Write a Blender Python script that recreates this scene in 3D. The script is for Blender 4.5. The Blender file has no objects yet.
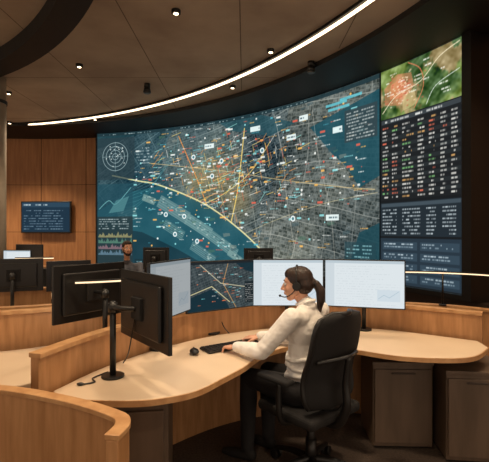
import bpy, bmesh, math, random
import numpy as np
from mathutils import Vector, Matrix
random.seed(7); rng=np.random.RandomState(5)
S=bpy.context.scene
col=S.collection
try:
    S.view_settings.view_transform='Standard'
except Exception: pass
def lin(c):
    return tuple(((x/255)/12.92 if x/255<=0.04045 else ((x/255+0.055)/1.055)**2.4) for x in c[:3])
# ---------------- materials
def mat(name,c,rough=.5,metal=0,noise=None,spec=.5,bump=0,scale=(1,1,1),nscale=8,c2=None,detail=6,dist=.01):
    m=bpy.data.materials.new(name); m.use_nodes=True
    nt=m.node_tree; b=nt.nodes['Principled BSDF']
    b.inputs['Base Color'].default_value=(*lin(c),1); b.inputs['Roughness'].default_value=rough
    b.inputs['Metallic'].default_value=metal; b.inputs['Specular IOR Level'].default_value=spec
    tc=nt.nodes.new('ShaderNodeTexCoord'); mp=nt.nodes.new('ShaderNodeMapping'); mp.inputs['Scale'].default_value=scale
    n=nt.nodes.new('ShaderNodeTexNoise'); n.inputs['Scale'].default_value=nscale; n.inputs['Detail'].default_value=detail
    nt.links.new(tc.outputs['Object'],mp.inputs[0]); nt.links.new(mp.outputs[0],n.inputs['Vector'])
    if c2 is None: c2=tuple(v*.85 for v in c)
    r=nt.nodes.new('ShaderNodeValToRGB'); r.color_ramp.elements[0].color=(*lin(c2),1); r.color_ramp.elements[1].color=(*lin(c),1)
    r.color_ramp.elements[0].position=.35; r.color_ramp.elements[1].position=.65
    nt.links.new(n.outputs['Fac'],r.inputs[0]); nt.links.new(r.outputs[0],b.inputs['Base Color'])
    if bump:
        bp=nt.nodes.new('ShaderNodeBump'); bp.inputs['Strength'].default_value=bump; bp.inputs['Distance'].default_value=dist
        nt.links.new(n.outputs['Fac'],bp.inputs['Height']); nt.links.new(bp.outputs[0],b.inputs['Normal'])
    return m
def emat(name,c,s):
    m=bpy.data.materials.new(name); m.use_nodes=True; nt=m.node_tree; nt.nodes.clear()
    o=nt.nodes.new('ShaderNodeOutputMaterial'); e=nt.nodes.new('ShaderNodeEmission')
    e.inputs[0].default_value=(*lin(c),1); e.inputs[1].default_value=s; nt.links.new(e.outputs[0],o.inputs[0]); return m
def scrmat(name,s):
    m=bpy.data.materials.new(name); m.use_nodes=True; nt=m.node_tree; nt.nodes.clear()
    o=nt.nodes.new('ShaderNodeOutputMaterial'); e=nt.nodes.new('ShaderNodeEmission')
    a=nt.nodes.new('ShaderNodeAttribute'); a.attribute_name='Col'
    e.inputs[1].default_value=s; nt.links.new(a.outputs['Color'],e.inputs[0]); nt.links.new(e.outputs[0],o.inputs[0]); return m
M_wall=mat('wall_wood',(180,126,80),.5,c2=(158,106,64),scale=(6,6,.5),nscale=3)
M_oak=mat('oak_panel',(194,144,98),.45,c2=(168,120,76),scale=(5,5,.6),nscale=5)
M_oakh=mat('oak_cap',(206,160,112),.4,c2=(184,136,90),scale=(3,3,3),nscale=5)
M_top=mat('desk_laminate',(222,200,172),.38,c2=(216,192,164),nscale=3)
M_conc=mat('ceiling_concrete',(196,180,160),.85,c2=(170,152,134),nscale=1.2,bump=.1)
M_floor=mat('carpet',(84,70,60),.95,c2=(66,55,47),nscale=60,bump=.3)
M_blk=mat('black_plastic',(22,21,21),.42,nscale=30)
M_blk2=mat('black_soft',(17,15,15),.8,nscale=80,bump=.1)
M_mesh=mat('chair_mesh',(24,22,23),.85,nscale=300,bump=.4,c2=(12,11,11))
M_soff=mat('dark_soffit',(20,16,14),.6,nscale=5)
M_seam=mat('dark_gap',(40,26,18),.9)
M_joint=mat('ceiling_joint',(124,110,96),.9)
M_cab=mat('cabinet_brown',(98,80,66),.5,c2=(86,70,56),scale=(4,4,.6),nscale=4)
M_cab2=mat('cabinet_dark',(60,46,38),.55,c2=(52,40,32),nscale=4)
M_col=mat('column_concrete',(180,164,144),.8,c2=(160,144,124),nscale=4,bump=.1)
M_met=mat('metal_grey',(110,108,105),.3,metal=.9)
M_shirt=mat('shirt_white',(244,240,234),.85,c2=(236,231,223),nscale=11,bump=.75,detail=2,dist=.035)
M_skin=mat('skin',(218,166,138),.5,nscale=10,c2=(208,154,126))
M_lip=mat('lips',(176,92,84),.45)
M_hair=mat('hair_brown',(58,36,25),.45,c2=(30,19,13),scale=(40,40,4),nscale=3,bump=.5)
M_trou=mat('trousers_black',(24,23,26),.85,nscale=20,bump=.2)
M_dshirt=mat('shirt_dark',(92,94,104),.85,nscale=20)
M_beard=mat('beard',(50,34,26),.8)
M_eye=mat('eye_white',(235,230,225),.2); M_iris=mat('iris',(50,32,22),.2)
M_led=emat('led_warm',(255,226,186),4.5)
M_led2=emat('led_warm_soft',(255,220,176),1.7)
M_lamp=emat('lamp_warm',(255,225,180),6)
M_key=mat('keyboard_keys',(34,34,36),.5)
# ---------------- helpers
class G:
    def __init__(s,name,loc=(0,0,0),rot=0):
        s.e=bpy.data.objects.new(name,None); s.e.empty_display_size=.1
        s.e.location=loc; s.e.rotation_euler=(0,0,rot); col.objects.link(s.e)
        s.m=Matrix.Translation(loc)@Matrix.Rotation(rot,4,'Z'); s.inv=s.m.inverted()
def mk(name,verts,faces,m,g=None,world=False,smooth=False,bevel=0,seg=2):
    if world and g: verts=[g.inv@Vector(v) for v in verts]
    me=bpy.data.meshes.new(name); me.from_pydata([tuple(v) for v in verts],[],faces)
    for mm in (m if isinstance(m,list) else [m]): me.materials.append(mm)
    bm=bmesh.new(); bm.from_mesh(me); bmesh.ops.recalc_face_normals(bm,faces=bm.faces); bm.to_mesh(me); bm.free()
    if smooth: me.shade_smooth()
    o=bpy.data.objects.new(name,me); col.objects.link(o)
    if g: o.parent=g.e
    if bevel:
        b=o.modifiers.new('b','BEVEL'); b.width=bevel; b.segments=seg; b.limit_method='ANGLE'; b.angle_limit=.6
    return o
def box(name,c,s,m,g=None,world=False,bevel=.004,rot=None,seg=2,pivot=None):
    x,y,z=[v/2 for v in s]
    vs=[Vector((a*x,b*y,d*z)) for a in(-1,1) for b in(-1,1) for d in(-1,1)]
    R=rot if rot else Matrix.Identity(3)
    vs=[R@v+Vector(c) for v in vs]
    f=[(0,1,3,2),(4,6,7,5),(0,4,5,1),(2,3,7,6),(0,2,6,4),(1,5,7,3)]
    return mk(name,vs,f,m,g,world,bevel=bevel,seg=seg)
def frame(d):
    d=Vector(d).normalized(); u=Vector((0,0,1)) if abs(d.z)<.95 else Vector((1,0,0))
    a=d.cross(u).normalized(); b=a.cross(d).normalized(); return a,b
def cyl(name,p0,p1,r,m,g=None,world=False,r1=None,n=20,bevel=0):
    p0=Vector(p0);p1=Vector(p1); a,b=frame(p1-p0); r1=r if r1 is None else r1
    vs=[];
    for p,rr in((p0,r),(p1,r1)):
        for i in range(n):
            t=2*math.pi*i/n; vs.append(p+a*math.cos(t)*rr+b*math.sin(t)*rr)
    f=[(i,(i+1)%n,n+(i+1)%n,n+i) for i in range(n)]+[tuple(range(n)),tuple(range(n,2*n))]
    o=mk(name,vs,f,m,g,world,bevel=bevel)
    for p in o.data.polygons: p.use_smooth=len(p.vertices)==4
    return o
def crom(pts,k=8,closed=False):
    pts=[Vector(p) for p in pts]; n=len(pts); out=[]
    rngi=range(n if closed else n-1)
    for i in rngi:
        if closed: p0,p1,p2,p3=pts[(i-1)%n],pts[i],pts[(i+1)%n],pts[(i+2)%n]
        else: p0,p1,p2,p3=pts[max(i-1,0)],pts[i],pts[i+1],pts[min(i+2,n-1)]
        for j in range(k):
            t=j/k
            out.append(.5*((2*p1)+(p2-p0)*t+(2*p0-5*p1+4*p2-p3)*t*t+(3*p1-p0-3*p2+p3)*t**3))
    if not closed: out.append(pts[-1])
    return out
def tube(name,pts,r,m,g=None,world=False,k=6,n=10,rad=None):
    P=crom(pts,k) if k>1 else [Vector(p) for p in pts]
    vs=[];N=len(P); pa=None
    for i,p in enumerate(P):
        d=(P[min(i+1,N-1)]-P[max(i-1,0)]).normalized()
        if pa is None: a,b=frame(d)
        else:
            a=(pa-d*pa.dot(d)).normalized(); b=a.cross(d)
        pa=a
        rr=r if rad is None else np.interp(i/(N-1),np.linspace(0,1,len(rad)),rad)
        for j in range(n):
            t=2*math.pi*j/n; vs.append(p+a*math.cos(t)*rr+b*math.sin(t)*rr)
    f=[(i*n+j,i*n+(j+1)%n,(i+1)*n+(j+1)%n,(i+1)*n+j) for i in range(N-1) for j in range(n)]
    f+=[tuple(range(n)),tuple(range((N-1)*n,N*n))]
    return mk(name,vs,f,m,g,world,smooth=True)
def prism(name,pts,z0,z1,m,g=None,world=True,bevel=0):
    n=len(pts)
    vs=[(p[0],p[1],z0) for p in pts]+[(p[0],p[1],z1) for p in pts]
    f=[(i,(i+1)%n,n+(i+1)%n,n+i) for i in range(n)]+[tuple(range(n)),tuple(range(n,2*n))]
    return mk(name,vs,f,m,g,world,bevel=bevel)
def ribbon(name,pts,th,z0,z1,m,g=None,bevel=.003):
    P=[Vector((p[0],p[1])) for p in pts]; n=len(P); A=[];B=[]
    for i,p in enumerate(P):
        d=(P[min(i+1,n-1)]-P[max(i-1,0)]).normalized(); q=Vector((-d.y,d.x))*th/2
        A.append(p+q);B.append(p-q)
    vs=[];
    for a,b in zip(A,B): vs+=[(a.x,a.y,z0),(b.x,b.y,z0),(b.x,b.y,z1),(a.x,a.y,z1)]
    f=[(i*4+j,i*4+(j+1)%4,i*4+4+(j+1)%4,i*4+4+j) for i in range(n-1) for j in range(4)]
    f+=[(0,1,2,3),(4*n-4,4*n-3,4*n-2,4*n-1)]
    return mk(name,vs,f,m,g,True,bevel=bevel)
def arc(c,R,a0,a1,n):
    return [Vector((c[0]+R*math.cos(math.radians(a0+(a1-a0)*i/n)),c[1]+R*math.sin(math.radians(a0+(a1-a0)*i/n)))) for i in range(n+1)]
def ring(name,c,R0,R1,a0,a1,z0,z1,m,n=120,g=None):
    return ribbon(name,arc(c,(R0+R1)/2,a0,a1,n),R1-R0,z0,z1,m,g,bevel=0)
# ---------------- painter
class Img:
    def __init__(s,w,h,res,bg):
        s.w,s.h,s.res=w,h,res; s.W=int(w*res)+1; s.H=int(h*res)+1
        s.a=np.zeros((s.H,s.W,3)); s.a[:]=np.array(bg,float)
        s.X,s.Y=np.meshgrid(np.linspace(0,w,s.W),np.linspace(0,h,s.H))
    def sl(s,x0,y0,x1,y1):
        i0=max(0,int(x0*s.res)-1);i1=min(s.W,int(x1*s.res)+3);j0=max(0,int(y0*s.res)-1);j1=min(s.H,int(y1*s.res)+3)
        return slice(j0,max(j0,j1)),slice(i0,max(i0,i1))
    def mix(s,q,m,c,a=1):
        if s.a[q].size==0: return
        mm=(np.clip(m,0,1)*a)[...,None]; s.a[q]=s.a[q]*(1-mm)+np.array(c,float)*mm
    def rect(s,x0,y0,x1,y1,c,a=1):
        q=s.sl(x0,y0,x1,y1);X=s.X[q];Y=s.Y[q];k=s.res
        m=np.clip((X-x0)*k+.5,0,1)*np.clip((x1-X)*k+.5,0,1)*np.clip((Y-y0)*k+.5,0,1)*np.clip((y1-Y)*k+.5,0,1)
        s.mix(q,m,c,a)
    def line(s,p,q_,w,c,a=1):
        x0,y0=p;x1,y1=q_
        q=s.sl(min(x0,x1)-w,min(y0,y1)-w,max(x0,x1)+w,max(y0,y1)+w);X=s.X[q];Y=s.Y[q]
        dx,dy=x1-x0,y1-y0;L=dx*dx+dy*dy+1e-9
        t=np.clip(((X-x0)*dx+(Y-y0)*dy)/L,0,1); d=np.hypot(X-x0-t*dx,Y-y0-t*dy)
        s.mix(q,(w/2-d)*s.res+.5,c,a)
    def pl(s,pts,w,c,a=1):
        for i in range(len(pts)-1): s.line(pts[i],pts[i+1],w,c,a)
    def cur(s,pts,w,c,a=1): s.pl([(p.x,p.y) for p in crom([Vector(p) for p in pts],6)],w,c,a)
    def disc(s,x,y,r,c,a=1,ringw=None):
        q=s.sl(x-r,y-r,x+r,y+r);d=np.hypot(s.X[q]-x,s.Y[q]-y)
        m=(r-d)*s.res+.5
        if ringw: m=np.minimum(m,(d-r+ringw)*s.res+.5)
        s.mix(q,m,c,a)
    def glow(s,x,y,r,c,a):
        q=s.sl(x-2*r,y-2*r,x+2*r,y+2*r);d=np.hypot(s.X[q]-x,s.Y[q]-y)
        s.mix(q,np.exp(-(d/r)**2),c,a)
    def poly(s,pts,c,a=1):
        xs=[p[0] for p in pts];ys=[p[1] for p in pts]
        q=s.sl(min(xs),min(ys),max(xs),max(ys));X=s.X[q];Y=s.Y[q];ins=np.zeros(X.shape,bool)
        n=len(pts)
        for i in range(n):
            x0,y0=pts[i];x1,y1=pts[(i+1)%n]
            if y0==y1: continue
            ins^=((Y>y0)!=(Y>y1))&(X<(x1-x0)*(Y-y0)/(y1-y0)+x0)
        s.mix(q,ins.astype(float),c,a)
    def text(s,x,y,w,h,c,a=.8,dens=.75):
        t=x
        while t<x+w:
            l=random.uniform(.5,3)*h; 
            if random.random()<dens: s.rect(t,y,min(t+l,x+w),y+h,c,a*random.uniform(.6,1))
            t+=l+h*.5
def grid_screen(name,img,posf,m,g=None,world=False):
    H,W=img.H,img.W
    us=np.linspace(0,1,W);vs=np.linspace(0,1,H);U,V=np.meshgrid(us,vs)
    P=posf(U,V).reshape(-1,3)
    if world and g:
        A=np.array(g.inv); P=P@A[:3,:3].T+A[:3,3]
    me=bpy.data.meshes.new(name); me.vertices.add(H*W); me.vertices.foreach_set('co',P.astype(np.float32).ravel())
    idx=np.arange(H*W).reshape(H,W)
    q=np.stack([idx[:-1,:-1],idx[:-1,1:],idx[1:,1:],idx[1:,:-1]],-1).reshape(-1,4)
    nf=len(q); me.loops.add(nf*4); me.loops.foreach_set('vertex_index',q.ravel().astype(np.int32))
    me.polygons.add(nf); me.polygons.foreach_set('loop_start',np.arange(0,nf*4,4,dtype=np.int32))
    me.update(calc_edges=True)
    at=me.color_attributes.new('Col','FLOAT_COLOR','POINT')
    c=np.clip(img.a/255,0,1); c=np.where(c<=.04045,c/12.92,((c+.055)/1.055)**2.4).reshape(-1,3)
    at.data.foreach_set('color',np.concatenate([c,np.ones((len(c),1))],1).astype(np.float32).ravel())
    me.materials.append(m)
    o=bpy.data.objects.new(name,me); col.objects.link(o)
    if g: o.parent=g.e
    return o
# ================= ROOM
C=(-5.25,1.82); C2=(-7.04,.45); ZC=3.95
fl=prism('floor',arc(C,9.3,0,359,180),-.05,0,M_floor,world=False)
ce=prism('ceiling',arc(C,9.3,0,359,180),ZC+.02,ZC+.25,M_conc,world=False)
vs=[];fs=[]
a=-1.6;zs=[(0.0,.10),(.11,1.52),(1.53,2.72),(2.73,ZC+.02)]
while a<150:
    b=a+7.6
    for (z0,z1) in zs:
        nn=8
        for i in range(nn):
            t0=a+.05+(b-a-.1)*i/nn;t1=a+.05+(b-a-.1)*(i+1)/nn
            k=len(vs)
            for t,z in((t0,z0),(t1,z0),(t1,z1),(t0,z1)):
                vs.append((C[0]+8.9*math.cos(math.radians(t)),C[1]+8.9*math.sin(math.radians(t)),z))
            fs.append((k,k+1,k+2,k+3))
    a=b
gw=G('wall_curved',(C[0],C[1],0))
mk('wall_panels',vs,fs,M_wall,gw,True)
ring('wall_backing',C,8.93,9.1,-2,152,0,ZC+.02,M_seam,g=gw)
ring('trim_1',C,7.55,8.9,-20,152,ZC-.05,ZC+.02,M_soff)
ring('trim_2',C2,6.35,6.65,-60,150,ZC-.16,ZC+.02,M_soff)
ring('ceiling_led_strip',C2,9.18,9.212,-20,100,ZC-.04,ZC-.015,M_led,n=160)
ring('trim_3',C2,9.14,9.245,-20,100,ZC-.018,ZC+.02,M_soff,n=160)
vs=[];fs=[]
def cj(p,q,w=.012):
    p=Vector(p);q=Vector(q);d=(q-p).normalized();n=Vector((-d.y,d.x))*w/2;k=len(vs)
    for v in(p-n,q-n,q+n,p+n): vs.append((v.x,v.y,ZC+.018))
    fs.append((k,k+1,k+2,k+3))
for i in range(-6,7):
    x=C[0]+i*1.3; h=math.sqrt(7.5**2-(i*1.3)**2) if abs(i*1.3)<7.5 else 0
    if h: cj((x,C[1]-h),(x,C[1]+h))
for i in range(-3,4):
    y=C[1]+i*2.4; h=math.sqrt(max(0,7.5**2-(i*2.4)**2))
    if h: cj((C[0]-h,y),(C[0]+h,y))
mk('ceiling_joints',vs,fs,M_joint)
gc=G('concrete_column',(-3.97,6.6,0))
cyl('shaft',(0,0,0),(0,0,ZC+.01),.2,M_col,gc,n=40); cyl('collar',(0,0,3.55),(0,0,3.6),.215,M_soff,gc,n=40); cyl('foot',(0,0,0),(0,0,.08),.23,M_soff,gc,n=40)
# ================= VIDEO WALL
W_=8.35;H_=3.12
im=Img(W_,H_,135,(44,60,68)); X,Y=im.X,im.Y
def fbm(X,Y,f0,oc,seed,nper=14):
    r=np.random.RandomState(seed);o=np.zeros_like(X)
    for k in range(oc):
        f=f0*1.9**k
        for _ in range(nper):
            t=r.uniform(0,6.28);o+=np.sin(X*f*math.cos(t)+Y*f*math.sin(t)+r.uniform(0,6.28))*.62**k/3.5
    return o
n1=fbm(X,Y,2.2,6,1); wx=fbm(X,Y,1.3,3,21)*.05; wy=fbm(X,Y,1.3,3,22)*.05
def streets(mask,ang,sx,sy,wd,cs,amp,base,ox=0,oy=0,major=6):
    t=math.radians(ang);u=(X+wx)*math.cos(t)+(Y+wy)*math.sin(t)+ox;v=-(X+wx)*math.sin(t)+(Y+wy)*math.cos(t)+oy
    u0=u.copy()
    iv=np.floor(v/sy).astype(int); u=u+((np.sin(iv*3.7)*91.7)%1)*sx*.6
    iu=np.floor(u/sx).astype(int)
    hsh=(np.sin(iu*12.9898+iv*78.233)*43758.5453)%1
    c=np.array(base,float)+(hsh[...,None]-.5)*amp
    bu=np.floor(u/sx*3).astype(int);bv=np.floor(v/sy*2).astype(int);h2=(np.sin(bu*39.3+bv*17.1)*9431.3)%1
    c=c+(h2[...,None]-.5)*amp*.8
    du=np.minimum(u-iu*sx,(iu+1)*sx-u);dv=np.minimum(v-iv*sy,(iv+1)*sy-v)
    m=np.clip((wd/2-np.minimum(du,dv))*im.res+.5,0,1)[...,None]*.6
    c=c*(1-m)+np.array(cs,float)*m
    M=sx*major;mu=np.abs((u0/M)%1-.5)*M;M2=sy*major;mv=np.abs((v/M2)%1-.5)*M2
    m=np.clip((.008-np.minimum(mu,mv))*im.res+.5,0,1)[...,None]*.6
    c=c*(1-m)+(np.array(cs,float)+34)*m
    im.a[:]=np.where(mask[...,None],c,im.a)
e1=2.1+.35*np.sin(Y*2); e2=4.6+.3*(Y-1.5)
streets(X<e1,32,.10,.065,.012,(72,98,102),26,(46,70,78))
streets((X>=e1)&(X<e2),14,.085,.055,.012,(110,118,114),40,(68,80,82),.02)
streets(X>=e2,-9,.10,.062,.012,(112,116,110),44,(72,80,78),.05)
im.a+=n1[...,None]*np.array([12,11,9.])
tl=np.clip(fbm(X,Y,.8,2,33)*.9+.1,0,1)[...,None]*.3
im.a=im.a*(1-tl)+np.array((30,64,76.))*tl
WT=(34,82,94)
im.poly([(0,1.25),(.9,1.7),(1.75,1.82),(2.9,1.34),(3.95,.72),(4.7,.1),(4.7,0),(0,0)],WT,.93)
im.poly([(0,0),(0,.9),(1.2,.75),(2.2,.35),(3.0,.0)],(26,54,64),.9)
im.poly([(5.55,2.6),(6.2,2.75),(7,2.9),(7,1.6),(6.6,1.45),(6.35,1.8),(6.0,2.1)],(30,74,86),.88)
im.poly([(6.3,0),(7,0),(7,.9),(6.6,.75)],(28,66,76),.85)
im.poly([(0,2.75),(1.3,3.12),(0,3.12)],(24,54,62),.8)
im.poly([(3.2,3.12),(4.2,3.12),(5.2,2.75),(4.6,2.6),(3.6,2.85)],(32,72,82),.7)
im.a+=fbm(X,Y,5,3,9)[...,None]*3
for (x,y,l,h,an,c) in [(1.6,1.35,.9,.28,-28,(96,128,130)),(2.35,.95,.75,.25,-28,(104,138,138)),(3.0,.6,.8,.22,-30,(90,126,128)),(1.75,.85,.6,.22,-28,(68,108,112)),(1.2,1.5,.35,.15,-20,(112,136,130)),(2.5,.38,.7,.2,-28,(72,110,116)),(3.5,.28,.5,.14,-28,(104,134,132)),(.6,.95,.5,.3,15,(56,98,104))]:
    t=math.radians(an);d=(math.cos(t),math.sin(t));n=(-d[1],d[0])
    im.poly([(x,y),(x+d[0]*l,y+d[1]*l),(x+d[0]*l+n[0]*h,y+d[1]*l+n[1]*h),(x+n[0]*h,y+n[1]*h)],c,.8)
    for k in range(5): im.line((x+n[0]*h*k/5,y+n[1]*h*k/5),(x+d[0]*l+n[0]*h*k/5,y+d[1]*l+n[1]*h*k/5),.010,(140,172,170),.55)
    for k in range(14):
        s_=random.uniform(.05,.9)*l;s2=random.uniform(.1,.8)*h;px=x+d[0]*s_+n[0]*s2;py=y+d[1]*s_+n[1]*s2;im.rect(px,py,px+.05,py+.03,random.choice([(60,90,96),(170,190,184)]),.6)
for k in range(9):
    im.cur([(0+.1*k,.9+.12*k),(.5+.1*k,1.2+.1*k),(.9+.14*k,1.25+.14*k),(1.4+.1*k,1.6+.16*k)],.009,(90,156,162),.45)
for _ in range(60):
    x=random.uniform(1.2,6.8);y=random.uniform(.2,3);w=random.uniform(.05,.18);im.poly([(x,y),(x+w,y+.03),(x+w*.9,y+w*.5),(x-.02,y+w*.45)],random.choice([(74,108,90),(56,78,84),(130,134,124)]),.5)
Yl=(238,206,112);O=(232,148,72)
for (x,y,r) in [(3.3,1.9,.5),(2.7,1.9,.35),(3.8,1.4,.35)]: im.glow(x,y,r,(196,160,92),.36)
im.cur([(.4,2.1),(1.1,1.95),(1.7,1.82),(2.9,1.36),(3.95,.72),(4.75,.1)],.030,(220,214,156),.9)
im.cur([(3.95,2.85),(3.85,2.1),(3.75,1.5),(3.6,.95)],.022,Yl,.85)
im.cur([(1.4,2.35),(2.4,2.2),(3.6,2.0),(4.8,1.75),(6.2,1.5),(6.9,1.4)],.014,(214,190,136),.7)
im.cur([(2.2,2.9),(2.5,2.3),(2.75,1.8),(2.95,1.35)],.020,O,.8)
im.cur([(4.7,3.0),(4.9,2.2),(5.0,1.4),(5.2,.4)],.012,(200,196,184),.5)
im.cur([(5.6,2.9),(5.75,2.0),(6.0,1.1),(6.1,.2)],.012,(200,196,184),.45)
im.cur([(3.95,.72),(4.8,1.0),(5.9,1.25),(6.95,1.35)],.012,(204,192,150),.55)
im.cur([(2.9,1.36),(3.4,1.55),(4.1,1.95),(4.6,2.5)],.016,Yl,.75)
for _ in range(230):
    x=random.gauss(3.3,1.0);y=random.gauss(1.8,.45)
    if x<1 or x>6.8: continue
    if (y<1.85-(x-1.7)*.5): continue
    an=random.choice([14,104,14,104,50]);l=random.uniform(.05,.25);t=math.radians(an)
    im.line((x,y),(x+math.cos(t)*l,y+math.sin(t)*l),.011,random.choice([Yl,O,Yl,O,(214,100,76),(150,220,210),(230,230,220)]),.75)
for _ in range(560):
    x=random.choice([random.gauss(3.3,1.2),random.uniform(.9,6.8)]);y=random.choice([random.gauss(1.9,.5),random.uniform(.3,3.0)])
    if not(.9<x<6.75 and .1<y<3.0): continue
    c=random.choice([(232,234,228)]*5+[(140,214,216)]*3+[(220,96,76)]*2+[(238,180,92)]*3+[(80,170,186)])
    w=random.uniform(.03,.13)
    if random.random()<.2: im.rect(x,y,x+w,y+.036,c,.85)
    elif random.random()<.6: im.text(x,y,w*1.6,.018,c,.8,.9)
    else: im.disc(x,y,random.uniform(.008,.024),c,.9)
for (x,y) in [(1.85,1.15),(2.1,.7),(2.35,1.1),(2.7,.55),(3.35,2.25),(5.15,1.0),(4.4,2.35),(3.1,1.95),(2.6,2.4)]:
    im.disc(x,y,.055,(235,242,240),.9); im.disc(x,y,.03,(60,110,120),.9)
for (x,y,w) in [(5.0,2.45,.22),(5.9,.95,.28),(5.3,2.75,.2),(6.05,2.4,.2),(4.1,2.75,.25),(2.9,2.55,.25)]:
    im.rect(x,y,x+w,y+.10,(225,238,236),.9); im.text(x+.02,y+.035,w-.04,.03,(60,80,90),.9)
for (x,y) in [(5.9,2.86),(5.95,2.78),(6.2,2.9)]: im.rect(x,y,x+.45,y+.045,(96,196,210),.75)
im.rect(6.3,2.2,6.95,2.72,(50,62,66),.8)
for k in range(9): im.text(6.34,2.23+k*.052,.55,.022,(210,215,210),.75)
im.rect(6.3,.2,6.92,.6,(36,64,72),.7)
for k in range(6): im.text(6.34,.24+k*.058,.5,.022,(150,205,210),.7)
im.rect(0,0,.95,1.12,(38,54,58),.92)
for k in range(64):
    x=.03+k*.014
    for b,(c) in enumerate([(206,188,120),(110,166,136),(186,132,142),(126,160,184)]):
        h=.03+.08*abs(math.sin(k*.21+b)+.5*math.sin(k*.9+b*2))*random.uniform(.5,1)
        im.rect(x,.62-b*.14,x+.010,.62-b*.14+h,c,.7)
for k in range(5): im.text(.04,.82+k*.055,.8,.025,(200,214,214),.7)
im.rect(0,1.12,.95,1.9,(34,72,84),.7)
im.cur([(0.05,1.3),(.3,1.5),(.5,1.42),(.9,1.8)],.014,(130,200,200),.7); im.poly([(.3,1.2),(.7,1.25),(.85,1.6),(.5,1.5)],(80,130,134),.7)
im.rect(0,2.0,1.0,3.0,(42,58,64),.7)
for r in(.34,.25,.16,.08): im.disc(.48,2.55,r,(180,204,206),.7,ringw=.012)
im.line((.14,2.55),(.82,2.55),.010,(190,214,216),.5); im.line((.48,2.2),(.48,2.9),.010,(190,214,216),.5)
for _ in range(20): im.disc(.48+random.uniform(-.25,.25),2.55+random.uniform(-.25,.25),.014,(220,230,226),.8)
for k in range(6): im.text(1.05,2.35+k*.07,.35,.028,(200,214,214),.6)
im.rect(0,3.05,7,3.12,(30,50,56),.9); im.text(.1,3.07,5.5,.02,(200,220,220),.7,.4)
im.rect(1.0,0,3.2,.12,(26,48,56),.9); im.text(1.05,.04,2.0,.03,(160,200,205),.7,.5)
# right column
x0=7.0
im.rect(x0,0,W_,H_,(26,28,30),1)
q=im.sl(x0+.03,2.42,W_-.03,3.1);Xs=X[q];Ys=Y[q]
f=fbm(Xs,Ys,5,5,3);f2=fbm(Xs,Ys,9,5,4);f3=fbm(Xs,Ys,26,3,6)
k1=np.clip(f*.9+.45,0,1)[...,None];k2=np.clip(f2*1.2-.2,0,1)[...,None]
g_=np.array([58,84,46.])*k1+np.array([112,132,70.])*(1-k1); g_=g_*(1-k2*.8)+np.array([160,134,96.])*k2*.8; g_=g_+f3[...,None]*16; im.a[q]=np.clip(g_,24,215)
im.poly([(7.1,2.6),(7.35,2.55),(7.6,2.75),(7.55,2.95),(7.3,3.0),(7.08,2.85)],(206,124,90),.55)
im.poly([(7.18,2.68),(7.38,2.64),(7.5,2.8),(7.4,2.92),(7.2,2.88)],(222,136,98),.5)
im.poly([(7.4,2.45),(7.65,2.5),(7.6,2.72),(7.42,2.66)],(214,192,138),.5)
for _ in range(90): x=random.gauss(7.4,.15);y=random.gauss(2.75,.1); im.rect(x,y,x+.03,y+.02,random.choice([(240,196,160),(186,92,70),(230,214,180)]),.6)
im.cur([(7.05,2.5),(7.3,2.7),(7.7,2.78),(8.0,3.0),(8.3,3.08)],.014,(226,214,180),.8)
im.cur([(7.6,2.45),(7.75,2.7),(7.7,2.95),(7.5,3.1)],.012,(214,120,86),.8)
im.cur([(7.8,2.45),(7.95,2.65),(8.3,2.75)],.012,(220,230,220),.7)
for k in range(18): im.text(random.uniform(7.05,8.1),random.uniform(2.45,3.05),.12,.02,(240,240,230),.8)
im.rect(x0,1.22,W_,2.4,(30,32,34),1); im.rect(x0+.03,2.33,W_-.03,2.39,(56,62,66),1); im.text(x0+.05,2.345,1.0,.028,(225,225,220),.9)
for k in range(19):
    y=1.25+k*.056
    if k%2: im.rect(x0+.03,y-.012,W_-.03,y+.040,(38,42,44),1)
    for xx,w in((.05,.12),(.22,.12),(.40,.2),(.66,.12),(.84,.12),(1.02,.1),(1.18,.1)):
        im.text(x0+xx,y,w*random.uniform(.6,1),.024,random.choice([(222,220,212)]*7+[(224,110,84),(234,176,104),(130,196,120)]),.85,.85)
im.rect(x0,.70,W_,1.18,(34,42,48),1); im.rect(x0+.03,1.12,W_-.03,1.17,(62,74,82),1)
for k in range(8):
    y=.73+k*.048
    for xx,w in((.05,.25),(.4,.3),(.8,.15),(1.05,.2)): im.text(x0+xx,y,w,.020,(196,208,212),.8,.85)
im.rect(x0,0.02,W_,.67,(38,50,60),1)
for k in range(4):
    for j in range(2):
        im.rect(x0+.05+j*.65,.06+k*.15,x0+.65+j*.65,.17+k*.15,(50,66,78),1); im.text(x0+.08+j*.65,.13+k*.15,.5,.02,(200,216,222),.75,.7); im.text(x0+.08+j*.65,.09+k*.15,.5,.02,(180,200,210),.6,.7)
im.rect(x0-.012,0,x0+.012,H_,(12,14,16),1)
a0,a1=math.radians(78.5),math.radians(22.2)
gs=G('curved_video_wall',(C[0],C[1],0))
def pf(U,V):
    A=a0+(a1-a0)*U
    return np.stack([C[0]+8.5*np.cos(A),C[1]+8.5*np.sin(A),.776+H_*V],-1)
M_scr=scrmat('video_wall_emission',1.25); M_scr2=scrmat('monitor_emission',1.0)
grid_screen('display_surface',im,pf,M_scr,gs,True)
ring('housing',C,8.515,8.8,21.3,78.7,.70,3.89,M_blk,g=gs)
ring('bezel_bottom',C,8.47,8.52,21.3,78.7,.72,.774,M_blk,g=gs); ring('bezel_top',C,8.47,8.52,21.3,78.7,3.897,3.9,M_blk,g=gs)
ring('bezel_end',C,8.47,8.52,21.3,22.18,.72,3.9,M_blk,n=2,g=gs); ring('bezel_start',C,8.47,8.52,78.52,78.7,.72,3.9,M_blk,n=2,g=gs)
ring('plinth',C,8.6,8.85,20,80,0,.70,M_cab2,g=gs)
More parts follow.
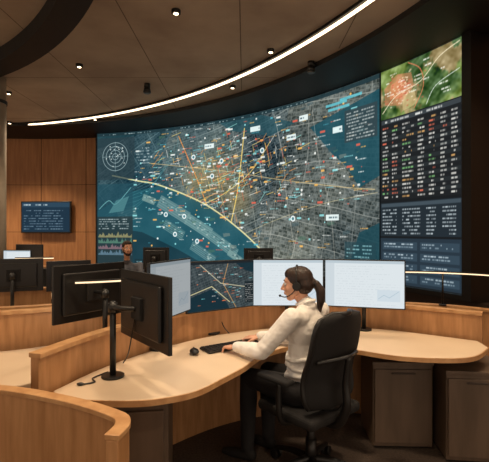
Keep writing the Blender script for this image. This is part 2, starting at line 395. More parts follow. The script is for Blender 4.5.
# ================= TV on left wall
def tv():
    g=G('wall_television',(-5.0,10.60,1.90),math.radians(-2))
    box('casing',(0,0,0),(1.28,.06,.80),M_blk,g,bevel=.01)
    i=Img(1.22,.74,110,(34,54,70))
    i.rect(0,.62,1.22,.74,(48,72,90),1); i.text(.05,.66,.6,.035,(210,225,230),.9)
    for k in range(8): i.text(.05,.06+k*.066,1.0,.022,(150,178,196),.7,.7)
    grid_screen('screen',i,lambda U,V:np.stack([(U-.5)*1.22,-.033+0*U,(V-.5)*.74],-1),M_scr2,g)
    box('wall_bracket',(0,.06,0),(.4,.10,.3),M_blk,g)
tv()
# ================= downlights
def downlight(x,y,e=0,r=.034,size=1.9,z=ZC):
    g=G('ceiling_downlight',(x,y,z))
    cyl('trim_ring',(0,0,-.02),(0,0,.03),r+.016,M_soff,g,n=24)
    cyl('lens',(0,0,-.024),(0,0,-.0195),r*.8,M_lamp,g,n=24)
    if e:
        l=bpy.data.lights.new('lamp','SPOT'); l.energy=e*2.0; l.color=(1,.77,.53); l.spot_size=size; l.spot_blend=.8; l.shadow_soft_size=.12
        o=bpy.data.objects.new('lamp',l); o.location=(0,0,-.05); o.parent=g.e; col.objects.link(o)
for (x,y,e) in [(-.3,2.0,75),(.9,2.3,80),(-1.9,2.1,60),(-2.4,6.1,85),(-.75,4.6,60),(.35,5.6,40),(-4.1,7.3,140),(-.2,7.0,25),(1.55,3.9,35),(-5.2,9.3,220),(2.3,2.6,45),(-6.8,8.9,180),(-3.2,9.0,60),(2.75,4.0,70),(-.3,.4,50),(-4,3.5,70)]:  # includes extra spots near the left and right walls, added to brighten the wood
    downlight(x,y,e)
for (x,y) in [(.95,6.0),(-1.6,6.9)]:
    g=G('ceiling_speaker',(x,y,ZC))
    cyl('mount',(0,0,-.05),(0,0,.03),.05,M_blk,g); cyl('body',(0,0,-.13),(0,0,-.05),.065,M_blk,g,r1=.05); cyl('grille',(0,0,-.145),(0,0,-.13),.045,M_met,g,r1=.06)
# ================= MAIN WORKSTATION
DZ=.74
def v2(l): return [Vector((a,b)) for a,b in l]
outer=crom(v2([(-.97,2.13),(-.82,2.53),(-.52,2.98),(-.08,3.36),(.5,3.56),(1.1,3.48),(1.72,3.10)]),8)
inner=crom(v2([(1.70,2.93),(1.5,2.73),(1.3,2.68),(1.0,2.73),(.72,2.90),(.48,3.0),(.27,2.92),(.10,2.74),(.0,2.52),(-.12,2.32),(-.24,2.14),(-.38,2.05),(-.55,2.01),(-.9,2.03)]),6)
gd=G('curved_control_desk',(0,2.8,0))
prism('desktop',outer+inner,DZ-.03,DZ,M_top,gd,bevel=.006)
part=crom(v2([(-1.04,2.08),(-.875,2.55),(-.57,3.02),(-.11,3.42),(.5,3.625),(1.13,3.54),(1.78,3.14)]),8)
ribbon('privacy_panel',part,.05,0,.92,M_oak,gd)
ribbon('panel_cap',part,.075,.92,.945,M_oakh,gd)
ribbon('edge_band',[p for p in inner],.012,DZ-.032,DZ-.002,M_oakh,gd,bevel=0)
ribbon('cable_tray',[p+Vector((0.0,-.10)) for p in outer[16:48]],.12,DZ-.14,DZ-.035,M_cab2,gd)
box('pedestal_left_body',(-.62,2.32,.345),(.42,.44,.67),M_cab,gd,True,rot=Matrix.Rotation(.12,3,'Z'))
box('pedestal_left_drawer',(-.595,2.088,.50),(.38,.02,.3),M_cab,gd,True,rot=Matrix.Rotation(.12,3,'Z'))
box('pedestal_left_drawer_2',(-.595,2.088,.18),(.38,.02,.3),M_cab,gd,True,rot=Matrix.Rotation(.12,3,'Z'))
def pedestal(x,y,w,d,h,rot):
    g=G('storage_pedestal',(x,y,0),rot)
    box('carcass',(0,0,h/2),(w,d,h-.04),M_cab,g,bevel=.006); box('lid',(0,-.005,h-.012),(w+.01,d+.015,.024),M_cab,g)
    box('door',(0,-d/2-.008,h/2),(w-.02,.016,h-.10),M_cab,g); box('pull',(0,-d/2-.02,h-.075),(w*.4,.012,.012),M_cab2,g); box('kick',(0,.01,.012),(w-.04,d-.04,.024),M_blk,g)
pedestal(1.13,3.16,.42,.36,.62,-.04); pedestal(1.58,2.98,.42,.40,.62,-.12)
def monitor(cx,cy,n,img,pole=None,zc=1.13,w=.62,h=.385,dz=DZ,name='computer_monitor',tilt=0):
    n=Vector(n).normalized(); th=math.atan2(n.x,-n.y)
    g=G(name,(cx,cy,dz),th)
    z=zc-dz
    box('bezel',(0,0.006,z),(w,.022,h),M_blk,g,bevel=.004)
    box('back_shell',(0,.028,z),(w*.8,.026,h*.74),M_blk,g,bevel=.012,seg=3)
    box('vesa_plate',(0,.047,z),(.12,.02,.12),M_blk2,g,bevel=.004)
    if img is not None:
        grid_screen('screen',img,lambda U,V:np.stack([(U-.5)*(w-.018),-.0065+0*U,z+(V-.5)*(h-.018)],-1),M_scr2,g)
    else: box('screen',(0,-.006,z),(w-.018,.002,h-.018),M_blk,g,bevel=0)
    if pole is None: pl=Vector((0,.10,0))
    else:
        pl=g.inv@Vector((pole[0],pole[1],dz)); 
    px,py=pl.x,pl.y
    cyl('base_plate',(px,py,.001),(px,py,.014),.062,M_blk,g,n=28,bevel=.003); cyl('pole',(px,py,.012),(px,py,z+.03),.017,M_blk,g)
    cyl('pole_collar',(px,py,z-.03),(px,py,z+.02),.026,M_blk,g)
    tube('arm',[(px,py,z),((px)*.5,(py+.07)*.5+.015,z),(0,.055,z)],.014,M_blk,g)
def white_screen(k,dim=1.0):
    i=Img(.6,.367,330,(222,230,234)); random.seed(k)
    i.rect(0,.345,.6,.367,(188,202,210),1); i.rect(0,0,.07,.345,(206,216,222),1)
    for r in range(16): i.text(.085,.02+r*.02,random.uniform(.25,.48),.0035,(160,172,180),.4,.6)
    i.rect(.40,.05,.57,.14,(208,220,228),1); i.pl([(.41,.07),(.45,.1),(.49,.08),(.56,.13)],.002,(110,150,170),.7)
    i.a*=dim
    return i
def map_screen():
    i=Img(.6,.367,480,(58,68,72)); X,Y=i.X,i.Y
    t=.3;u=X*math.cos(t)+Y*math.sin(t);v=-X*math.sin(t)+Y*math.cos(t)
    iu=np.floor(u/.03).astype(int);iv=np.floor(v/.02).astype(int);i.a+=(((np.sin(iu*12.98+iv*78.2)*43758.5)%1)[...,None]-.5)*26
    m=np.clip((.0012-np.minimum(np.abs((u%.03)-.015),np.abs((v%.02)-.01)))*480+.5,0,1)[...,None]*.6
    i.a=i.a*(1-m)+np.array((112,122,120.))*m
    i.poly([(0,.1),(.2,.16),(.33,.05),(.36,0),(0,0)],(24,48,58),.95); i.poly([(.4,.367),(.6,.367),(.6,.26),(.48,.3)],(24,48,58),.9)
    i.pl([(0,.12),(.2,.18),(.36,.05)],.006,(226,214,160),.9); i.pl([(.1,.35),(.28,.2),(.5,.16),(.6,.1)],.006,(226,216,180),.8); i.pl([(.35,.367),(.3,.2),(.42,0)],.005,(226,170,100),.8)
    for _ in range(45): i.text(random.uniform(.05,.55),random.uniform(.03,.33),.03,.006,random.choice([(230,230,225),(120,210,215),(235,120,70)]),.9,.9)
    i.rect(0,.35,.6,.367,(34,40,44),1); i.rect(.5,.03,.59,.2,(30,38,42),.9)
    for r in range(10): i.text(.505,.04+r*.015,.075,.005,(210,210,205),.8)
    return i
monitor(-.17,3.26,(.55,-.83),map_screen(),pole=(-.255,3.225+.1))
monitor(.355,3.42,(0,-1),white_screen(1),w=.58)
monitor(.95,3.34,(-.27,-.96),white_screen(2),w=.62)
monitor(-.495,2.84,(.94,-.34),white_screen(3,.72),w=.55,zc=1.16)
monitor(-.545,2.3,(.79,.61),white_screen(4),pole=(-.73,2.33))
gk=G('keyboard',(-.09,2.93,DZ),math.atan2(.55,.83))
box('body',(0,0,.009),(.43,.14,.014),M_blk,gk,bevel=.004)
for r in range(5):
    for c_ in range(14): box(f'key_{r}_{c_}',(-.195+c_*.03,-.052+r*.026,.0185),(.024,.020,.006),M_key,gk,bevel=0)
gm=G('computer_mouse',(-.33,2.76,DZ),.3)
def ellm(name,c,r,m,g,world=False,rot=None,n=20):
    vs=[];R=rot or Matrix.Identity(3)
    for i in range(n+1):
        ph=math.pi*i/n
        for j in range(n*2):
            t=math.pi*j/n; vs.append(R@Vector((r[0]*math.sin(ph)*math.cos(t),r[1]*math.sin(ph)*math.sin(t),r[2]*math.cos(ph)))+Vector(c))
    N=2*n; f=[(i*N+j,i*N+(j+1)%N,(i+1)*N+(j+1)%N,(i+1)*N+j) for i in range(n) for j in range(N)]
    return mk(name,vs,f,m,g,world,smooth=True)
ellm('shell',(0,0,.0195),(.03,.052,.019),M_blk,gm,n=12); cyl('wheel',(-.004,.025,.033),(.004,.025,.033),.008,M_met,gm)
gcb=G('desk_cable',(-.85,2.3,DZ)); tube('cable',[(-.78,2.40,.745),(-.83,2.30,.745),(-.80,2.24,.745),(-.86,2.2,.745)],.004,M_blk,gcb,True); ellm('plug',(-.86,2.2,.749),(.02,.012,.008),M_blk,gcb,True,n=8)
gp=G('monitor_cable',(-.6,2.6,DZ)); tube('cable_1',[(-.60,2.30,1.08),(-.64,2.34,.9),(-.70,2.5,.80),(-.74,2.56,.745)],.0035,M_blk,gp,True); tube('cable_2',[(-.25,3.30,1.05),(-.21,3.36,.92),(-.17,3.34,.80),(-.12,3.30,.745)],.0035,M_blk,gp,True)
def lightbar(pts,z,postxy,zb):
    g=G('linear_task_lamp',(postxy[0][0],postxy[0][1],zb))
    P=crom([Vector((a,b)) for a,b in pts],8)
    ribbon('housing',P,.022,z+.008,z+.018,M_blk,g,bevel=0); ribbon('led',P,.018,z-.003,z+.008,M_led2,g,bevel=0)
    for (x,y) in postxy: cyl('post',(x,y,zb),(x,y,z+.01),.009,M_blk,g,True); cyl('post_base',(x,y,zb),(x,y,zb+.012),.035,M_blk,g,True)
gr=G('rear_control_desk',(2.0,4.2,0))
pr=crom(v2([(1.05,4.35),(1.6,4.28),(2.1,4.05),(2.5,3.65)]),8)
ribbon('privacy_panel',pr,.05,0,.80,M_oak,gr); ribbon('panel_cap',pr,.08,.80,.825,M_oakh,gr)
lightbar([(1.3,4.2),(1.75,4.14),(2.15,3.95),(2.45,3.6)],1.14,[(1.93,4.09)],.825)
# ================= left workstation
gl=G('curved_control_desk',(-1.4,2.6,0))
prism('desktop',crom(v2([(-2.3,2.25),(-1.5,2.18),(-1.16,2.22),(-1.0,2.5),(-.72,2.95),(-.6,3.15),(-.85,3.35),(-1.35,3.0),(-1.7,2.82),(-2.4,2.78)]),6,True),DZ-.03,DZ,M_top,gl,bevel=.006)
pL=crom(v2([(-2.7,2.84),(-2.1,2.86),(-1.65,2.93),(-1.3,3.12),(-.95,3.42),(-.8,3.6)]),8)
ribbon('privacy_panel',pL,.05,0,.97,M_oak,gl); ribbon('panel_cap',pL,.075,.97,.995,M_oakh,gl)
box('leg_panel',(-1.7,2.45,.355),(.05,.45,.71),M_cab,gl,True)
monitor(-1.09,2.97,(-.81,.58),white_screen(6),pole=(-.95,2.86),w=.57,zc=1.125)
lightbar([(-1.12,2.78),(-.98,2.83),(-.80,2.93)],1.205,[(-.80,2.93)],DZ)
gf=G('desk_privacy_screen',(-.9,1.7,0))
pf_=crom(v2([(-2.2,1.75),(-1.5,1.88),(-1.1,1.86),(-.75,1.74),(-.50,1.60),(-.44,1.52),(-.45,1.42)]),8)
ribbon('panel',pf_,.045,0,.84,M_oak,gf); ribbon('cap',pf_,.055,.84,.86,M_oakh,gf)
# ================= back row
def backdesk(pts,dpts,z):
    g=G('curved_control_desk',(dpts[0][0],dpts[0][1],0))
    P=crom(v2(pts),8); ribbon('privacy_panel',P,.05,0,z,M_oak,g); ribbon('panel_cap',P,.08,z,z+.025,M_oakh,g)
    prism('desktop',crom(v2(dpts),6,True),DZ-.03,DZ,M_top,g,bevel=.005)
    for (x,y) in (dpts[1],dpts[-2]): box('support',(x*.97,y*1.01,.355),(.3,.3,.70),M_cab,g,True)
backdesk([(-4.6,4.5),(-3.7,4.55),(-2.9,4.75),(-2.3,5.0)],[(-4.5,4.62),(-3.7,4.66),(-2.95,4.86),(-2.4,5.08),(-2.5,5.5),(-3.2,5.35),(-4.4,5.2)],.86)
backdesk([(-2.0,5.3),(-1.4,5.1),(-.5,5.05),(.5,5.2)],[(-1.95,5.42),(-1.35,5.2),(-.5,5.15),(.45,5.3),(.4,5.7),(-.8,5.62),(-1.8,5.85)],.86)
backdesk([(-6.2,7.4),(-5.2,7.6),(-4.4,7.75),(-3.6,8.1)],[(-6.1,7.55),(-5.2,7.7),(-4.4,7.86),(-3.7,8.2),(-3.9,8.6),(-4.6,8.4),(-6.0,8.1)],.86)
backdesk([(-3.2,3.55),(-2.5,3.6),(-1.9,3.75),(-1.45,4.05)],[(-3.1,3.68),(-2.5,3.72),(-2.0,3.86),(-1.6,4.15),(-1.8,4.5),(-2.3,4.25),(-3.0,4.2)],.86)
monitor(-1.13,5.38,(.1,1),None,zc=1.20,w=.34,h=.28)
monitor(.18,5.42,(-.1,1),None,zc=1.19,w=.38,h=.28)
monitor(-2.76,5.1,(-.1,-1),white_screen(8),zc=1.19,w=.36,h=.26)
monitor(-3.5,4.9,(.0,-1),white_screen(9),zc=1.15,w=.5,h=.3)
monitor(-2.25,4.1,(-.35,.94),None,zc=1.12,w=.52,h=.32)
monitor(-1.78,4.26,(-.5,.85),None,zc=1.10,w=.42,h=.30)
monitor(-4.95,7.95,(-.1,-1),white_screen(10),zc=1.12,w=.6,h=.34)
monitor(-4.2,8.2,(-.2,-1),None,zc=1.12,w=.6,h=.34)
lightbar([(-2.72,4.98),(-2.5,5.02),(-2.3,5.06)],1.22,[(-2.5,5.2)],DZ)
# ================= CHAIR
def chair(x,y,F,ns=None,hb=1.07):
    F=Vector(F).normalized(); g=G('office_chair',(x,y,0),math.atan2(-F.x,F.y))
    box('seat',(0,.02,.445),(.48,.46,.07),M_blk2,g,bevel=.03,seg=4)
    box('seat_pan',(0,.0,.40),(.30,.30,.03),M_blk,g,bevel=.01)
    nu,nv=14,24;vs=[]
    z0,z1=.50,hb
    def bp(s,t):
        hw=.225*(1-.06*t)*(1-abs(t)**7)**.22 if abs(t)<1 else .225*.35
        hw=max(hw,.225*.35)
        z=z0+(z1-z0)*(t+1)/2
        y=-.225-.03*(t) +.035*math.exp(-((t+.35)/.4)**2) + .045*s*s - .02*max(0,t)**2
        return Vector((hw*s,y,z))
    for j in range(nv+1):
        for i in range(nu+1): vs.append(bp(-1+2*i/nu,-1+2*j/nv))
    fs=[(j*(nu+1)+i,j*(nu+1)+i+1,(j+1)*(nu+1)+i+1,(j+1)*(nu+1)+i) for j in range(nv) for i in range(nu)]
    o=mk('backrest_mesh',vs,fs,M_mesh,g,smooth=True); sm=o.modifiers.new('s','SOLIDIFY'); sm.thickness=.02; sm.offset=0
    per=[bp(-1,-1+2*j/20) for j in range(21)]+[bp(-1+2*i/8,1) for i in range(1,8)]+[bp(1,1-2*j/20) for j in range(21)]+[bp(1-2*i/8,-1) for i in range(1,9)]
    tube('back_frame',per,.014,M_blk,g,k=1)
    tube('spine',[(0,-.05,.39),(0,-.2,.40),(0,-.27,.52),(0,-.265,.66),(0,-.285,.82)],.024,M_blk,g,rad=[.03,.03,.026,.022,.016])
    tube('spine_cross',[(-.19,-.205,.80),(-.1,-.25,.81),(0,-.285,.82),(.1,-.25,.81),(.19,-.205,.80)],.012,M_blk,g)
    for sx in(-1,1):
        tube(f'arm_post_{sx}',[(sx*.12,.0,.40),(sx*.24,.0,.41),(sx*.285,.0,.48),(sx*.285,.0,.66)],.018,M_blk,g)
        box(f'arm_pad_{sx}',(sx*.285,.03,.675),(.08,.25,.03),M_blk2,g,bevel=.012,seg=3)
    cyl('gas_lift',(0,0,.12),(0,0,.39),.026,M_blk,g); cyl('gas_sleeve',(0,0,.09),(0,0,.24),.034,M_blk,g)
    for k in range(5):
        a=k*2*math.pi/5+.35; d=Vector((math.cos(a),math.sin(a),0)); p=d*.30
        tube(f'base_leg_{k}',[Vector((0,0,.115))+d*.02,Vector((0,0,.11))+d*.15,Vector((0,0,.075))+p],.02,M_blk,g,rad=[.03,.022,.015])
        n=Vector((-d.y,d.x,0))
        for s in(-1,1): cyl(f'castor_{k}_{s}',p+Vector((0,0,.031))+n*s*.008,p+Vector((0,0,.031))+n*s*.028,.031,M_blk,g,n=18,bevel=.004)
        cyl(f'castor_stem_{k}',p+Vector((0,0,.03)),p+Vector((0,0,.09)),.009,M_met,g)
    return g
chair(.42,2.655,(-.65,.76))
chair(-2.9,6.0,(.2,-1),hb=.98); chair(-.4,6.3,(.1,-1),hb=1.0); chair(-4.9,5.8,(.1,-1),hb=.98)
# ================= PEOPLE
def blob(name,prims,voxel,mats,g,it=6,fac=.5):
    vs=[];fs=[]
    def add_e(c,r,R,n=14):
        k=len(vs)
        for i in range(n+1):
            ph=math.pi*i/n
            for j in range(2*n):
                t=math.pi*j/n; vs.append(R@Vector((r[0]*math.sin(ph)*math.cos(t),r[1]*math.sin(ph)*math.sin(t),r[2]*math.cos(ph)))+Vector(c))
        N=2*n
        for i in range(n):
            for j in range(N): fs.append((k+i*N+j,k+(i+1)*N+j,k+(i+1)*N+(j+1)%N,k+i*N+(j+1)%N))
    for p in prims:
        if p[0]=='e': add_e(p[1],p[2],p[3])
        else:
            _,p0,r0,p1,r1,lb=p; p0=Vector(p0);p1=Vector(p1);I=Matrix.Identity(3)
            add_e(p0,(r0,)*3,I); add_e(p1,(r1,)*3,I)
            a,b=frame(p1-p0);d=(p1-p0).normalized();k=len(vs);n=24
            for q,r in((p0,r0),(p1,r1)):
                for i in range(n):
                    t=2*math.pi*i/n; vs.append(q+a*math.cos(t)*r+b*math.sin(t)*r)
            for i in range(n): fs.append((k+i,k+(i+1)%n,k+n+(i+1)%n,k+n+i))
            fs.append(tuple(k+i for i in range(n))[::-1]); fs.append(tuple(k+n+i for i in range(n)))
    me=bpy.data.meshes.new('tmp'); me.from_pydata([tuple(v) for v in vs],[],fs)
    bm=bmesh.new();bm.from_mesh(me);bmesh.ops.remove_doubles(bm,verts=bm.verts,dist=1e-6);bmesh.ops.recalc_face_normals(bm,faces=bm.faces);bm.to_mesh(me);bm.free()
    o=bpy.data.objects.new('tmp',me);col.objects.link(o)
    r=o.modifiers.new('r','REMESH');r.mode='VOXEL';r.voxel_size=voxel
    s=o.modifiers.new('s','SMOOTH');s.iterations=it;s.factor=fac
    dg=bpy.context.evaluated_depsgraph_get(); m2=bpy.data.meshes.new_from_object(o.evaluated_get(dg))
    bpy.data.objects.remove(o)
    npoly=len(m2.polygons);cen=np.zeros(npoly*3,np.float32);m2.polygons.foreach_get('center',cen);cen=cen.reshape(-1,3)
    best=np.full(npoly,1e9);lab=np.zeros(npoly,np.int32)
    for p in prims:
        if p[0]=='e':
            R=np.array(p[3]);q=(cen-np.array(p[1]))@R;rr=np.array(p[2]);k=np.linalg.norm(q/rr,axis=1);d=(k-1)*rr.min()
        else:
            p0=np.array(p[1]);p1=np.array(p[3]);dd=p1-p0;t=np.clip(((cen-p0)@dd)/(dd@dd),0,1)
            d=np.linalg.norm(cen-p0-t[:,None]*dd,axis=1)-(p[2]+(p[4]-p[2])*t)
        w=d<best;best[w]=d[w];lab[w]=p[-1]
    m2.name=name;m2.materials.clear()
    for m in mats:m2.materials.append(m)
    m2.polygons.foreach_set('material_index',lab);m2.shade_smooth()
    m2.transform(g.inv)
    ob=bpy.data.objects.new(name,m2);col.objects.link(ob);ob.parent=g.e
    return ob
def rot3(x,y,z=(0,0,1)):
    return Matrix((x,y,z)).transposed()
def hand(name,wr,d,side,g,down=-.25,voxel=.0028):
    wr=Vector(wr);d=Vector((d[0],d[1],0)).normalized();r=Vector((d.y,-d.x,0))
    f=(d+Vector((0,0,down))).normalized();u=r.cross(f).normalized()
    if u.z<0:u=-u
    P=lambda a,b,c:wr+r*a+f*b+u*c
    pr=[('c',P(0,-.03,0),.024,P(0,.01,0),.023,0),('e',P(0,.045,0),(.038,.045,.014),rot3(r,f,u),0),('e',P(side*.018,.03,-.006),(.018,.03,.015),rot3(r,f,u),0)]
    for k,(ox,l) in enumerate([(.027,.068),(.009,.078),(-.009,.072),(-.026,.055)]):
        ox*=side;b0=.078 if k<3 else .068
        a0=P(ox,b0-.02,.002);a1=P(ox*1.15,b0+l*.32,.006);a2=P(ox*1.2,b0+l*.62,-.006);a3=P(ox*1.2,b0+l*.80,-.024)
        pr+=[('c',a0,.0092,a1,.0085,0),('c',a1,.0085,a2,.0078,0),('c',a2,.0078,a3,.0068,0)]
    t0=P(side*.025,.015,-.004);t1=P(side*.050,.045,-.010);t2=P(side*.055,.075,-.018)
    pr+=[('c',t0,.012,t1,.0105,0),('c',t1,.0105,t2,.008,0)]
    blob(name,pr,voxel,[M_skin],g,it=3)
HS=.93
def scl(pr):
    o=[]
    for p in pr:
        if p[0]=='e': o.append(('e',p[1],tuple(r*HS for r in p[2]),p[3],p[4]))
        else: o.append(('c',p[1],p[2]*HS,p[3],p[4]*HS,p[5]))
    return o
def person(name,hip,F,HF,headc,elL,wrL,elR,wrR,legs,female=True,vox=.007,shirt=None,tr=None,hands=True,pitch=-.08):
    F=Vector((F[0],F[1],0)).normalized();R=Vector((F.y,-F.x,0));O=Vector((hip[0],hip[1],0))
    g=G(name,(hip[0],hip[1],0))
    P=lambda x,y,z:O+R*x+F*y+Vector((0,0,z))
    B=rot3(R,F); k=1 if female else 1.12
    sh=.165*k
    SL=P(-sh,.0,1.025);SR=P(sh,.0,1.025)
    hc=Vector(headc)
    hf=Vector((HF[0],HF[1],0)).normalized();hr=Vector((hf.y,-hf.x,0))
    nb=P(0,-.01,1.07); nt=hc+hf*-.02+Vector((0,0,-.07))
    mats=[shirt,tr,M_skin,M_blk2]
    pr=[('e',P(0,-.005,.56),(.168*k,.135,.115),B,1),('e',P(0,0,.68),(.145*k,.118,.12),B,0),('e',P(0,.005,.80),(.132*k,.105,.15),B,0),
        ('e',P(0,.0,.93),(.150*k,.108,.14),B,0),('c',P(-.10*k,-.01,1.015),.062,P(.10*k,-.01,1.015),.062,0),
        ('c',P(-.11*k,-.01,1.02),.055,SL,.058*k,0),('c',P(.11*k,-.01,1.02),.055,SR,.058*k,0),
        ('c',P(-.05,-.005,1.05),.045,P(.05,-.005,1.05),.045,0),
        ('c',nb,.052,nb+(nt-nb)*.25,.052,0),('c',nb+(nt-nb)*.3,.043,nt,.041,2)]
    if female:
        for s in(-1,1): pr.append(('e',P(s*.065,.085,.91),(.058,.05,.058),B,0))
        # cloth folds: soft rolls at waist and elbows
        for (zz,rr) in((.655,.016),(.71,.014),(.765,.012)):
            pts=[P(.146*math.cos(t),.119*math.sin(t),zz+.014*math.sin(t*2+zz*40)) for t in np.linspace(0,2*math.pi,11)]
            for i in range(10): pr.append(('c',pts[i],rr,pts[i+1],rr,0))
    for S_,E,Wr in((SL,elL,wrL),(SR,elR,wrR)):
        E=Vector(E);Wr=Vector(Wr)
        pr+=[('c',S_,.060*k,(S_+E)/2,.056*k,0),('c',(S_+E)/2,.056*k,E,.049*k,0),('c',E,.050*k,E+(Wr-E)*.35,.049*k,0),('c',E+(Wr-E)*.35,.049*k,E+(Wr-E)*.88,.037,0),('c',E+(Wr-E)*.86,.038,E+(Wr-E)*.95,.035,0),('c',E+(Wr-E)*.93,.022,Wr+(Wr-E).normalized()*.01,.021,2)]
        for q_,rr in((.12,.054),(.30,.052),(.5,.048)):
            c_=E+(Wr-E)*q_; pr.append(('e',c_+Vector((0,0,-.002)),(rr*k,rr*k,rr*.95*k),Matrix.Identity(3),0))
        for q_ in(.72,.86):
            c_=S_+(E-S_)*q_; pr.append(('e',c_,(.056*k,.056*k,.05*k),Matrix.Identity(3),0))
    for s,(kn,an,td) in zip((-1,1),legs):
        h=P(s*.088,.02,.555);kn=Vector(kn);an=Vector(an);td=Vector((td[0],td[1],0)).normalized()
        pr+=[('c',h,.092,h+(kn-h)*.5,.08,1),('c',h+(kn-h)*.5,.08,kn,.060,1),('c',kn,.060,kn+(an-kn)*.35,.060,1),('c',kn+(an-kn)*.35,.060,an,.044,1)]
        pr+=[('c',an+Vector((0,0,-.03)),.036,Vector((an.x,an.y,.045))-td*.03,.036,3),('c',Vector((an.x,an.y,.042))-td*.03,.036,Vector((an.x,an.y,.036))+td*.10,.034,3),('c',Vector((an.x,an.y,.036))+td*.10,.034,Vector((an.x,an.y,.03))+td*.17,.024,3)]
    blob('body',pr,vox,mats,g,it=4 if female else 6)
    Mx=Matrix.Rotation(pitch,3,hr) ; HB=Mx@rot3(hr,hf)
    Q=lambda x,y,z:hc+HB@Vector((x*HS,y*HS,z*HS))
    hp=[('e',Q(0,-.012,.03),(.070,.090,.083),HB,0),('e',Q(0,.028,-.02),(.058,.058,.085),HB,0),('e',Q(0,.052,-.088),(.028,.026,.024),HB,0),
        ('c',Q(-.046,-.005,-.045),.020,Q(-.015,.055,-.09),.018,0),('c',Q(.046,-.005,-.045),.020,Q(.015,.055,-.09),.018,0),
        ('c',Q(0,.083,.012),.0075,Q(0,.104,-.026),.0105,0),('c',Q(-.011,.090,-.031),.008,Q(.011,.090,-.031),.008,0),
        ('c',Q(-.032,.066,.030),.014,Q(.032,.066,.030),.014,0),('e',Q(-.034,.052,-.022),(.024,.024,.024),HB,0),('e',Q(.034,.052,-.022),(.024,.024,.024),HB,0),
        ('e',Q(0,.078,-.055),(.024,.014,.016),HB,0),('c',Q(-.015,.086,-.052),.0052,Q(.015,.086,-.052),.0052,1),('c',Q(-.013,.085,-.061),.006,Q(.013,.085,-.061),.006,1),
        ('c',Q(0,-.02,-.03),.045,Q(0,-.035,-.12),.043,0)]
    for s in(-1,1): hp+=[('e',Q(s*.070,-.012,-.008),(.008,.017,.030),HB,0)]
    if not female: hp+=[('e',Q(0,.048,-.085),(.04,.035,.032),HB,2),('c',Q(-.052,.0,-.05),.022,Q(-.02,.05,-.085),.026,2),('c',Q(.052,.0,-.05),.022,Q(.02,.05,-.085),.026,2),('c',Q(-.02,.082,-.043),.006,Q(.02,.082,-.043),.006,2)]
    blob('head',scl(hp),.0033,[M_skin,M_lip,M_beard],g,it=3)
    for s in(-1,1):
        ellm(f'eye_{s}',Q(s*.030,.0725,.008),(.0118,)*3,M_eye,g,True,n=10); ellm(f'iris_{s}',Q(s*.030,.0825,.007),(.006,.004,.006),M_iris,g,True,rot=HB,n=8)
        tube(f'brow_{s}',[Q(s*.015,.083,.030),Q(s*.03,.082,.036),Q(s*.046,.070,.030)],.0028,M_hair,g,True,k=4,n=6)
    if female:
        hh=[('e',Q(0,-.024,.042),(.080,.095,.084),HB,0),('e',Q(0,-.045,.0),(.079,.075,.075),HB,0),('e',Q(0,.02,.072),(.058,.058,.046),HB,0),
            ('c',Q(0,-.105,.005),.034,Q(0,-.135,-.005),.024,0),('c',Q(0,-.135,-.005),.026,Q(0,-.160,-.055),.033,0),('c',Q(0,-.160,-.055),.033,Q(0,-.155,-.12),.028,0),('c',Q(0,-.155,-.12),.028,Q(0,-.14,-.195),.012,0)]
        blob('hair',scl(hh),.005,[M_hair],g,it=3)
        tube('hair_tie',[Q(0.028*math.cos(t),-.125+.008*math.sin(t),-.002+.028*math.sin(t)) for t in np.linspace(0,2*math.pi,13)],.005,M_blk,g,True,k=1,n=6)
        tube('headset_band',[Q(.090*math.cos(t),-.012,.025+.106*math.sin(t)) for t in np.linspace(-.25,math.pi+.25,17)],.005,M_blk,g,True,k=2,n=8)
        for s in(-1,1):
            cyl(f'headset_cup_{s}',Q(s*.074,-.010,-.006),Q(s*.098,-.010,-.006),.026,M_blk,g,True,bevel=.006); cyl(f'headset_pad_{s}',Q(s*.068,-.010,-.006),Q(s*.078,-.010,-.006),.029,M_blk2,g,True)
        tube('headset_mic_boom',[Q(-.095,-.005,-.02),Q(-.090,.03,-.055),Q(-.07,.075,-.075),Q(-.04,.112,-.070)],.0035,M_blk,g,True); ellm('headset_mic',Q(-.035,.116,-.069),(.011,.008,.008),M_blk2,g,True,rot=HB,n=8)
    else:
        hh=[('e',Q(0,-.022,.040),(.077,.090,.082),HB,0),('e',Q(0,-.04,.0),(.074,.07,.06),HB,0),('e',Q(0,.02,.082),(.055,.055,.036),HB,0)]
        blob('hair',scl(hh),.006,[M_beard],g,it=3)
    if female:
        c0=nb+(nt-nb)*.22
        tube('collar',[c0+R*(.054*math.cos(t))+F*(.056*math.sin(t)+.004)+Vector((0,0,.012-.018*math.sin(t))) for t in np.linspace(-math.pi*1.35,math.pi*.35,17)],.011,shirt,g,True,k=2,n=8)
    if hands:
        for nm,E,Wr,sd in(('hand_left',elL,wrL,1),('hand_right',elR,wrR,-1)):
            dd=Vector(Wr)-Vector(E); hand(nm,Wr,dd,sd,g)
    return g
person('seated_woman',(.395,2.665),(-.75,.66),(-.97,.24),(.335,2.70,1.208),
  (.105,2.57,.812),(-.055,2.75,.792),(.35,2.96,.805),(.105,3.03,.792),
  [((.03,2.87,.555),(.02,2.84,.10),(-.9,.4)),((.17,3.0,.555),(.17,2.99,.10),(-.75,.66))],True,.006,M_shirt,M_trou)
person('seated_man',(-1.72,6.15),(.35,-.94),(.55,-.83),(-1.695,6.08,1.30),
  (-1.50,6.02,.85),(-1.42,5.82,.80),(-2.02,5.95,.85),(-1.80,5.86,.80),
  [((-1.48,5.80,.50),(-1.50,5.84,.10),(.35,-.94)),((-1.68,5.75,.50),(-1.72,5.80,.10),(.35,-.94))],False,.01,M_dshirt,M_trou)
chair(-1.73,6.17,(.35,-.94),hb=.98)
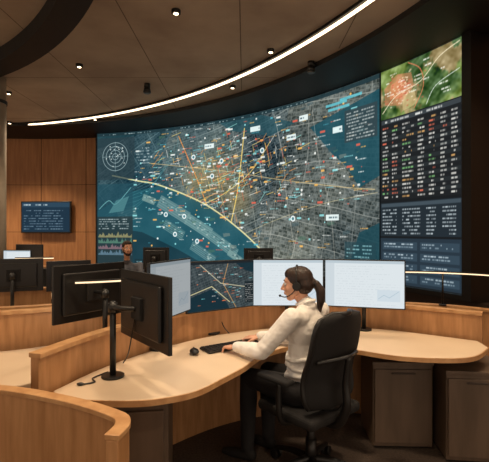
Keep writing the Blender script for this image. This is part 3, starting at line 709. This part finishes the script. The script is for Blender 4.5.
# ================= world, camera
w=bpy.data.worlds.new('World');S.world=w;w.use_nodes=True
w.node_tree.nodes['Background'].inputs[0].default_value=(1,.78,.58,1);w.node_tree.nodes['Background'].inputs[1].default_value=1.05
cd=bpy.data.cameras.new('Camera');cam=bpy.data.objects.new('Camera',cd);col.objects.link(cam)
cam.location=(0,0,1.55);cam.rotation_euler=(math.pi/2,0,0)
cd.sensor_fit='HORIZONTAL';cd.sensor_width=36;cd.lens=36*420/489;cd.shift_y=0.0;cd.clip_start=.05
S.camera=cam
